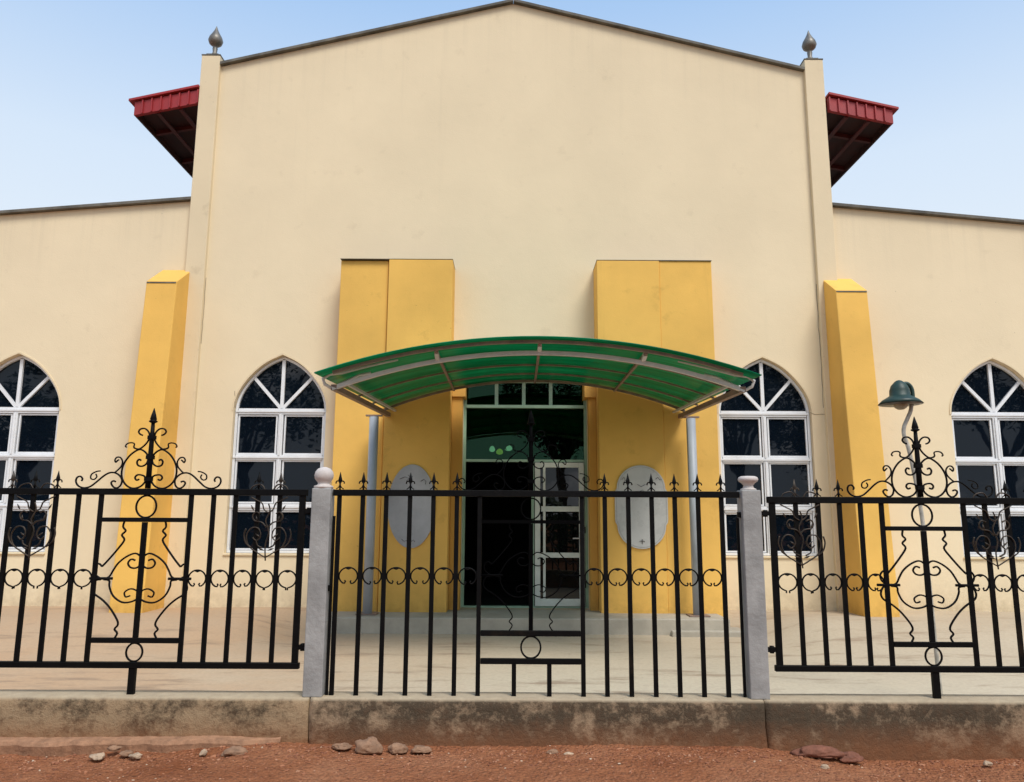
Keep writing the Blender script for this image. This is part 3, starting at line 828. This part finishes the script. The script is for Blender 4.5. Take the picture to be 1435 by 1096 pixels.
BW = .0138
def bar(name, x, z0, z1, parent, w=BW, m=IRON):
    o = MB(); o.box(x-w, x+w, YP-w*.6, YP+w*.6, z0, z1); return o.build(name, m, parent)
def hbar(name, x0, x1, z, parent, h=.022, d=.020):
    o = MB(); o.box(x0, x1, YP-d, YP+d, z-h, z+h); return o.build(name, IRON, parent, .003)
grp = 'black wrought iron railing panels'
def side_panel(bars, iL, iR, cx, zt, zb, zring, fin, orn, xe, hinge_dir, label, scroll_gaps):
    t = thing('iron_fence_panel', label, 'iron fence', (cx,YP,.305), grp)
    x0, x1 = bars[0], bars[-1]
    hbar('top_rail', x0-.03, x1+.03, zt, t, .0205, .018); hbar('bottom_rail', x0-.03, x1+.03, zb, t, .018, .018)
    for i,x in enumerate(bars):
        w = .019 if i in (0,len(bars)-1) else BW
        bar('baluster', x, zb+.0175, zt-.020, t, w)
    zc1, zc0 = zt-.178, .625
    hbar('cross_rail', bars[iL]+BW+.001, bars[iR]-BW-.001, zc1, t, .014, .012); hbar('cross_rail', bars[iL]+BW+.001, bars[iR]-BW-.001, zc0, t, .016, .012)
    bar('centre_bar', cx, zc0+.017, zc1-.015, t, .0155)
    bar('leg', cx, .300, zb-.0185, t, .021)
    ring_loop(cx, (zt-.024+zc1+.014)/2, (zt-.024-zc1-.014)/2/1.08, 'ring', t)
    ring_loop(cx, (zb+.021+zc0-.016)/2, (zc0-.016-zb-.021)/2/1.08, 'ring', t)
    crown(cx, zt+.022, t); vase(cx, zc1, zc0, t)
    for i in range(len(bars)-1):
        if iL <= i < iR: continue
        c_scroll(bars[i]+BW, bars[i+1]-BW, zring, 'ring_scroll', t, i in scroll_gaps, i)
    for i in fin: spear_tip(bars[i], zt+.022, t, IRONB if (i%3==1) else IRON)
    for k,x in enumerate(orn): leaf_scrolls(x, zt, t, k+3)
    xe2 = x1 if hinge_dir>0 else x0
    for z in (.59,1.43):
        h = MB(); a,b_ = sorted((xe2+hinge_dir*.022, xe2+hinge_dir*.085)); h.box(a,b_,YP-.014,YP+.014,z-.014,z+.014)
        h.tube([(xe2+hinge_dir*.045,YP,z-.022),(xe2+hinge_dir*.045,YP,z+.022)],.014,8)
        h.build('hinge', IRON, t)
    return t
barsL = [-3.365+.146*i-.003 for i in range(-1,6)]      # left part of the left panel
barsL = [-3.37,-3.225,-3.08,-2.934,-2.788,-2.642,-2.062,-1.918,-1.775,-1.633,-1.492,-1.345]
side_panel(barsL, 5, 6, -2.349, 1.547, .478, 1.003, (1,2,3,9,10), (-3.06,-1.56), 0, 1,
           'black wrought iron railing with scrolled crown and vase, left of the entrance', (0,1,2,3,4,9,10))
barsR = [1.677,1.829,1.973,2.111,2.246,2.381,2.908,3.046,3.19,3.335,3.48,3.62]
side_panel(barsR, 5, 6, 2.640, 1.517, .478, 1.0, (1,2,3,8,9,10), (1.85,3.09), 0, -1,
           'black wrought iron railing with scrolled crown in front of the green lamp', (0,1))
# centre panel: bars go straight into the plinth
t = thing('iron_fence_panel', 'black wrought iron railing between the grey posts in front of the church door', 'iron fence', (.126,YP,.305), grp)
zt = 1.548
hbar('top_rail', -1.148, 1.465, zt, t, .020, .018)
cb = [-1.108,-.957,-.806,-.653,-.502,-.351,-.203,.453,.601,.752,.903,1.052,1.202,1.352]
for x in cb: bar('baluster', x, .301, zt-.0195, t)
for x in (-1.138,1.452): bar('end_bar', x, .301, 1.40, t, .009)
xl, xr = -.203+BW+.001, .453-BW-.001
hbar('cross_rail', xl, xr, .680, t, .017, .013); hbar('cross_rail', xl, xr, .512, t, .017, .013)
o = MB(); o.box(xl,xr,YP-.01,YP+.01,zt-.19,zt-.168); o.build('cross_rail', IRON2, t)
bar('centre_bar', .126, .698, zt-.178-.013, t, .0135, IRON2)
for x in (.021,.241): bar('leg', x, .301, .494, t, .014)
ring_loop(.126, .596, .0615, 'ring', t); ring_loop(.126, zt-.096, .063, 'ring', t, IRON2, .005)
crown(.126, zt+.020, t, IRON2, .68); vase(.126, zt-.178, .690, t, IRON2, .65)
for i in range(len(cb)-1):
    if i==6: continue
    c_scroll(cb[i]+BW, cb[i+1]-BW, 1.025, 'ring_scroll', t, False, 20+i)
for x in cb[:6]+cb[8:]: spear_tip(x, zt+.022, t)
for x,z in ((1.468,1.42),(-1.150,.95)):
    h = MB(); h.box(x-.014,x+.014,YP-.016,YP+.016,z-.018,z+.018); h.build('latch', IRON, t)

# ------------------------------------------------------------------ garden lamp
lp = thing('garden_lamp', 'dark green bell shaped lamp on a bent pole behind the right railing', 'lamp', (3.43,-4.5,-.04))
pole = [(3.455,-4.5,-.06),(3.44,-4.5,.6),(3.425,-4.5,1.3),(3.405,-4.5,1.6),(3.375,-4.5,1.85),(3.352,-4.5,2.00),(3.325,-4.5,2.10),(3.328,-4.5,2.17),(3.36,-4.5,2.24),(3.395,-4.5,2.31),(3.408,-4.5,2.37)]
o = MB(); o.tube(smooth_curve(pole,4), .0165, 10); o.build('pole', LAMPP, lp)
o = MB(); o.tube(smooth_curve([(3.408,-4.5,2.36),(3.425,-4.5,2.43),(3.42,-4.5,2.51),(3.385,-4.5,2.55),(3.345,-4.5,2.545)],4), .0165, 10); o.build('arm', LAMPG, lp)
cx,cy = 3.315,-4.5
o = MB(); seg = 28
prof = [(.178,2.372),(.145,2.405),(.095,2.435),(.082,2.445),(.080,2.49),(.066,2.53),(.035,2.565),(.02,2.575),(.002,2.58)]
inner = [(.172,2.370),(.14,2.398),(.088,2.428),(.07,2.44)]
o.lathe(prof[::1], cx, cy, seg); sh = o.build('shade', LAMPG, lp)
vs = list(sh.data.polygons)  # open underside
o = MB(); o.lathe([(.172,2.369),(.13,2.3695),(.085,2.3698)],cx,cy,seg); o.build('shade_rim', simple('lamp_inner_white',(.35,.36,.33),.5), lp)
o = MB(); o.lathe([(.002,2.322),(.025,2.326),(.048,2.342),(.058,2.366),(.058,2.372)],cx,cy,20); o.build('bulb_cover', BULBM, lp)

# ------------------------------------------------------------------ stones and pebbles
def rock(x, y, z, sx, sy, sz, m, seed, label, rz=0):
    import bmesh
    bm = bmesh.new(); bmesh.ops.create_icosphere(bm, subdivisions=4, radius=1)
    for v in bm.verts:
        c = v.co.copy()
        n_ = noise.noise(c*1.1+Vector((seed*3.1,0,0)))*.38 + noise.noise(c*2.6+Vector((0,seed*1.7,0)))*.16 + noise.noise(c*6+Vector((0,0,seed)))*.10+noise.noise(c*15+Vector((0,seed,0)))*.03
        c *= 1+n_
        if c.z < -.45: c.z = -.45
        v.co = Vector((c.x*sx*.85, c.y*sy*.85, c.z*sz*.85))
    me = bpy.data.meshes.new('stone'); bm.to_mesh(me); bm.free()
    me.polygons.foreach_set('use_smooth',[True]*len(me.polygons)); me.materials.append(m)
    o = bpy.data.objects.new('stone', me); col.objects.link(o); o.location = (x,y,z); o.rotation_euler = (0,0,rz)
    tag(o, label, 'stone', 'stones lying along the foot of the low wall')
rock(-.825,-6.20,.062,.092,.06,.060,ST1,1,'largest rounded brown stone at the foot of the wall near the left post')
rock(-.655,-6.19,.050,.062,.045,.040,ST1,2,'medium brown stone directly right of the largest rounded stone',.4)
rock(-.52,-6.18,.045,.070,.04,.026,ST1,3,'flat brown stone, second to the right of the largest stone')
rock(-.99,-6.17,.055,.065,.04,.024,ST1,4,'flat stone half buried just left of the largest rounded stone')
rock(-1.60,-6.24,.040,.072,.05,.036,ST1,5,'lone flat brown stone in the dirt left of the left post',.2)
rock(-1.78,-6.24,.035,.024,.02,.022,ST2,6,'small pale stone just left of the lone flat brown stone')
rock(-2.40,-6.23,.010,.050,.04,.024,ST2,7,'pale flat stone in the small cluster at the left ledge, nearest the road')
rock(-2.24,-6.21,.020,.045,.03,.022,ST1,8,'brown stone in the cluster at the left ledge')
rock(-2.33,-6.17,.040,.042,.03,.020,ST1,9,'brown stone resting against the ledge, topmost of the left cluster')
rock(-2.17,-6.25,.020,.042,.03,.020,ST2,10,'rightmost pale stone of the left cluster')
rock(1.83,-6.15,.030,.17,.06,.042,ST3,11,'long reddish rock slab jutting from under the right wall',-.15)
rock(2.00,-6.17,.005,.085,.05,.036,ST3,12,'short reddish rock at the right end of the long slab',.3)
rock(1.80,-6.30,-.005,.026,.02,.018,ST2,13,'small white pebble in the road just below the long reddish slab')
rock(2.79,-6.20,-.012,.030,.02,.018,ST2,14,'small white stone against the right wall, far right')
rock(.25,-6.19,.035,.040,.025,.020,ST1,15,'small brown stone at the wall foot below the centre railing')
rock(.34,-6.22,.035,.032,.02,.015,ST2,16,'small pale flat stone at the wall foot below the centre railing')
import bmesh
rnd = random.Random(5); o = MB()
base = bmesh.new(); bmesh.ops.create_icosphere(base, subdivisions=1, radius=1)
bv = [v.co.copy() for v in base.verts]; bf = [tuple(v.index for v in f.verts) for f in base.faces]; base.free()
for i in range(4200):
    x = rnd.uniform(-4.5,4.5); y = -6.10-abs(rnd.gauss(0,.18)) if rnd.random()<.6 else rnd.uniform(-7.0,-6.1)
    r_ = rnd.uniform(.003,.008)*(1.8 if rnd.random()<.07 else 1)
    z = road_z(x,y)+r_*.2; a = rnd.uniform(0,6.28)
    sx,sy,sz = r_*rnd.uniform(.8,1.7), r_*rnd.uniform(.7,1.2), r_*rnd.uniform(.45,.8)
    vs = []
    for c in bv:
        k = 1+rnd.uniform(-.15,.15); px,py = c.x*sx*k, c.y*sy*k
        vs.append((x+px*math.cos(a)-py*math.sin(a), y+px*math.sin(a)+py*math.cos(a), z+c.z*sz*k))
    o.add(vs, bf, False)
def pebble_mat():
    m,t,b_ = nt('pebbles'); g_ = t.nodes.new('ShaderNodeNewGeometry')
    t.links.new(ramp(t, g_.outputs['Random Per Island'], [(0,(.20,.07,.035)),(.8,(.38,.155,.075)),(.96,(.46,.23,.13)),(1,(.55,.42,.30))]), b_.inputs['Base Color'])
    b_.inputs['Roughness'].default_value = .9; return m
pb = o.build('pebbles', pebble_mat()); pb['kind'] = 'stuff'; pb['label'] = 'small pebbles scattered on the red dirt'

# ------------------------------------------------------------------ trees across the street (seen mirrored in the glass)
def tree(x, y, h, seed, label, spread=2.6):
    rnd = random.Random(seed)
    t = thing('street_tree', label, 'tree', (x,y,-.06), 'trees across the street from the church')
    o = MB(); tips = []
    o.tube([(x,y,-.1),(x+.1,y,h*.2),(x-.05,y+.1,h*.42)],[.28,.22,.17],10)
    for i in range(9):
        a = 6.28*i/9+rnd.uniform(-.3,.3); L = spread*rnd.uniform(.6,1.0); zz = h*rnd.uniform(.6,.92)
        p = Vector((x+math.cos(a)*L, y+math.sin(a)*L, zz)); s0 = Vector((x-.05,y+.1,h*rnd.uniform(.3,.41)))
        mid = (s0+p)/2+Vector((0,0,.3)); o.tube([s0,mid,p],[.10,.06,.02],7); tips += [p,mid,(p+mid)/2]
    o.build('trunk', BARK, t)
    m = MB()
    cl = [p+Vector((rnd.gauss(0,.5),rnd.gauss(0,.5),rnd.gauss(0,.4))) for p in tips for _ in range(3)]
    for c in cl:
        rr = rnd.uniform(.45,.9)
        for _ in range(55):
            d_ = Vector((rnd.gauss(0,1),rnd.gauss(0,1),rnd.gauss(0,.7))); d_.normalize(); p = c+d_*rr*rnd.random()**.4
            u = Vector((rnd.gauss(0,1),rnd.gauss(0,1),rnd.gauss(0,.5))).normalized()*.16; w = u.cross(Vector((rnd.random(),rnd.random(),1))).normalized()*.07
            m.add([p-u,p+w,p+u,p-w],[(0,1,2,3)])
    m.build('crown', LEAF, t)
for i,(x,y,h,lab,sp) in enumerate([(-11.5,-22,9.8,'tall broad tree across the street, left of centre',3.0),(-6.5,-24,8.0,'short round tree across the street beside the tall broad one',2.2),
        (2.2,-23,9,'tall tree across the street opposite the door',2.2),(9.6,-21.5,9.6,'broad tree across the street, right of centre',2.8),(13.6,-23,8.2,'low bushy tree across the street beside the broad one',2.2),
        (22,-23,10.5,'tallest tree across the street, far right',3.4),(-21.5,-23,9.5,'round tree across the street at the left end',3.0)]):
    tree(x,y,h,i+1,lab,sp)

hm = MB(); rnd = random.Random(77)  # hedge added to cover the lit ground mirrored in the lower panes
for i in range(15000):
    x = rnd.uniform(-26,26); top = 2.0+noise.noise(Vector((x*.5,0,0)))*.8
    p = Vector((x, -18+rnd.uniform(-.5,.5), top*rnd.random()**.7))
    u = Vector((rnd.gauss(0,1),rnd.gauss(0,1),rnd.gauss(0,.6))).normalized()*.17; w_ = u.cross(Vector((rnd.random(),rnd.random(),1))).normalized()*.10
    hm.add([p-u,p+w_,p+u,p-w_],[(0,1,2,3)])
hd = hm.build('hedge', LEAF); hd['kind'] = 'stuff'; hd['label'] = 'dense green hedge added across the street to darken window reflections'

# ------------------------------------------------------------------ camera
cam_d = bpy.data.cameras.new('camera'); cam = bpy.data.objects.new('camera', cam_d); col.objects.link(cam)
cam_d.sensor_width = 36; cam_d.lens = 36*1080/1435; cam_d.clip_start = .05; cam_d.clip_end = 2000
cam.matrix_world = Matrix.Translation((0,-11,1.38)) @ Matrix.Rotation(R(99.5),4,'X') @ Matrix.Rotation(R(.3),4,'Z')
scn.camera = cam

# ------------------------------------------------------------------ light
SUN_EL, SUN_AZ = 55, 150          # compass-like: direction the light comes from (0 = +Y, 90 = +X)
dirv = Vector((math.sin(R(SUN_AZ))*math.cos(R(SUN_EL)), math.cos(R(SUN_AZ))*math.cos(R(SUN_EL)), math.sin(R(SUN_EL))))
sd = bpy.data.lights.new('sun','SUN'); sd.energy = 3.1; sd.angle = R(24); sd.color = (1,.955,.88)
so = bpy.data.objects.new('sun', sd); col.objects.link(so); so.rotation_euler = dirv.to_track_quat('Z','Y').to_euler()
w = bpy.data.worlds.new('World'); scn.world = w; w.use_nodes = True; t = w.node_tree
bg = t.nodes['Background']; sky = N(t,'ShaderNodeTexSky'); sky.sky_type = 'NISHITA'; sky.sun_disc = False
sky.sun_elevation = R(SUN_EL); sky.sun_rotation = R(SUN_AZ); sky.air_density = 1.0; sky.dust_density = 2.2; sky.ozone_density = 1.5
tc = N(t,'ShaderNodeTexCoord')
cn = noise_n(t, 4.2, 9, .62, vec=tc.outputs['Generated'], stretch=(1,1,2.2))
sp = N(t,'ShaderNodeSeparateXYZ'); t.links.new(tc.outputs['Generated'], sp.inputs[0])
south = maprange(t, sp.outputs[1], -.05, -.5)
cf = math_n(t,'MULTIPLY', maprange(t,cn,.52,.62), south, True)
grad = ramp(t, sp.outputs[2], [(0,(.80,.88,.97)),(.30,(.78,.88,.99)),(.41,(.70,.83,.99)),(.585,(.41,.615,.925)),(1,(.25,.45,.80))])
grad = mix(t, 1.0, grad, (10,10,10), 'MULTIPLY')
skyc = mix(t, .96, sky.outputs[0], grad)
skyc = mix(t, math_n(t,'MULTIPLY',cf,.8), skyc, (19,19,19.5))
t.links.new(skyc, bg.inputs['Color']); bg.inputs['Strength'].default_value = .1
scn.view_settings.view_transform = 'Standard'; scn.view_settings.look = 'None'; scn.view_settings.exposure = 0
scn.render.engine = 'CYCLES'
scn.cycles.max_bounces = 8; scn.cycles.transparent_max_bounces = 12
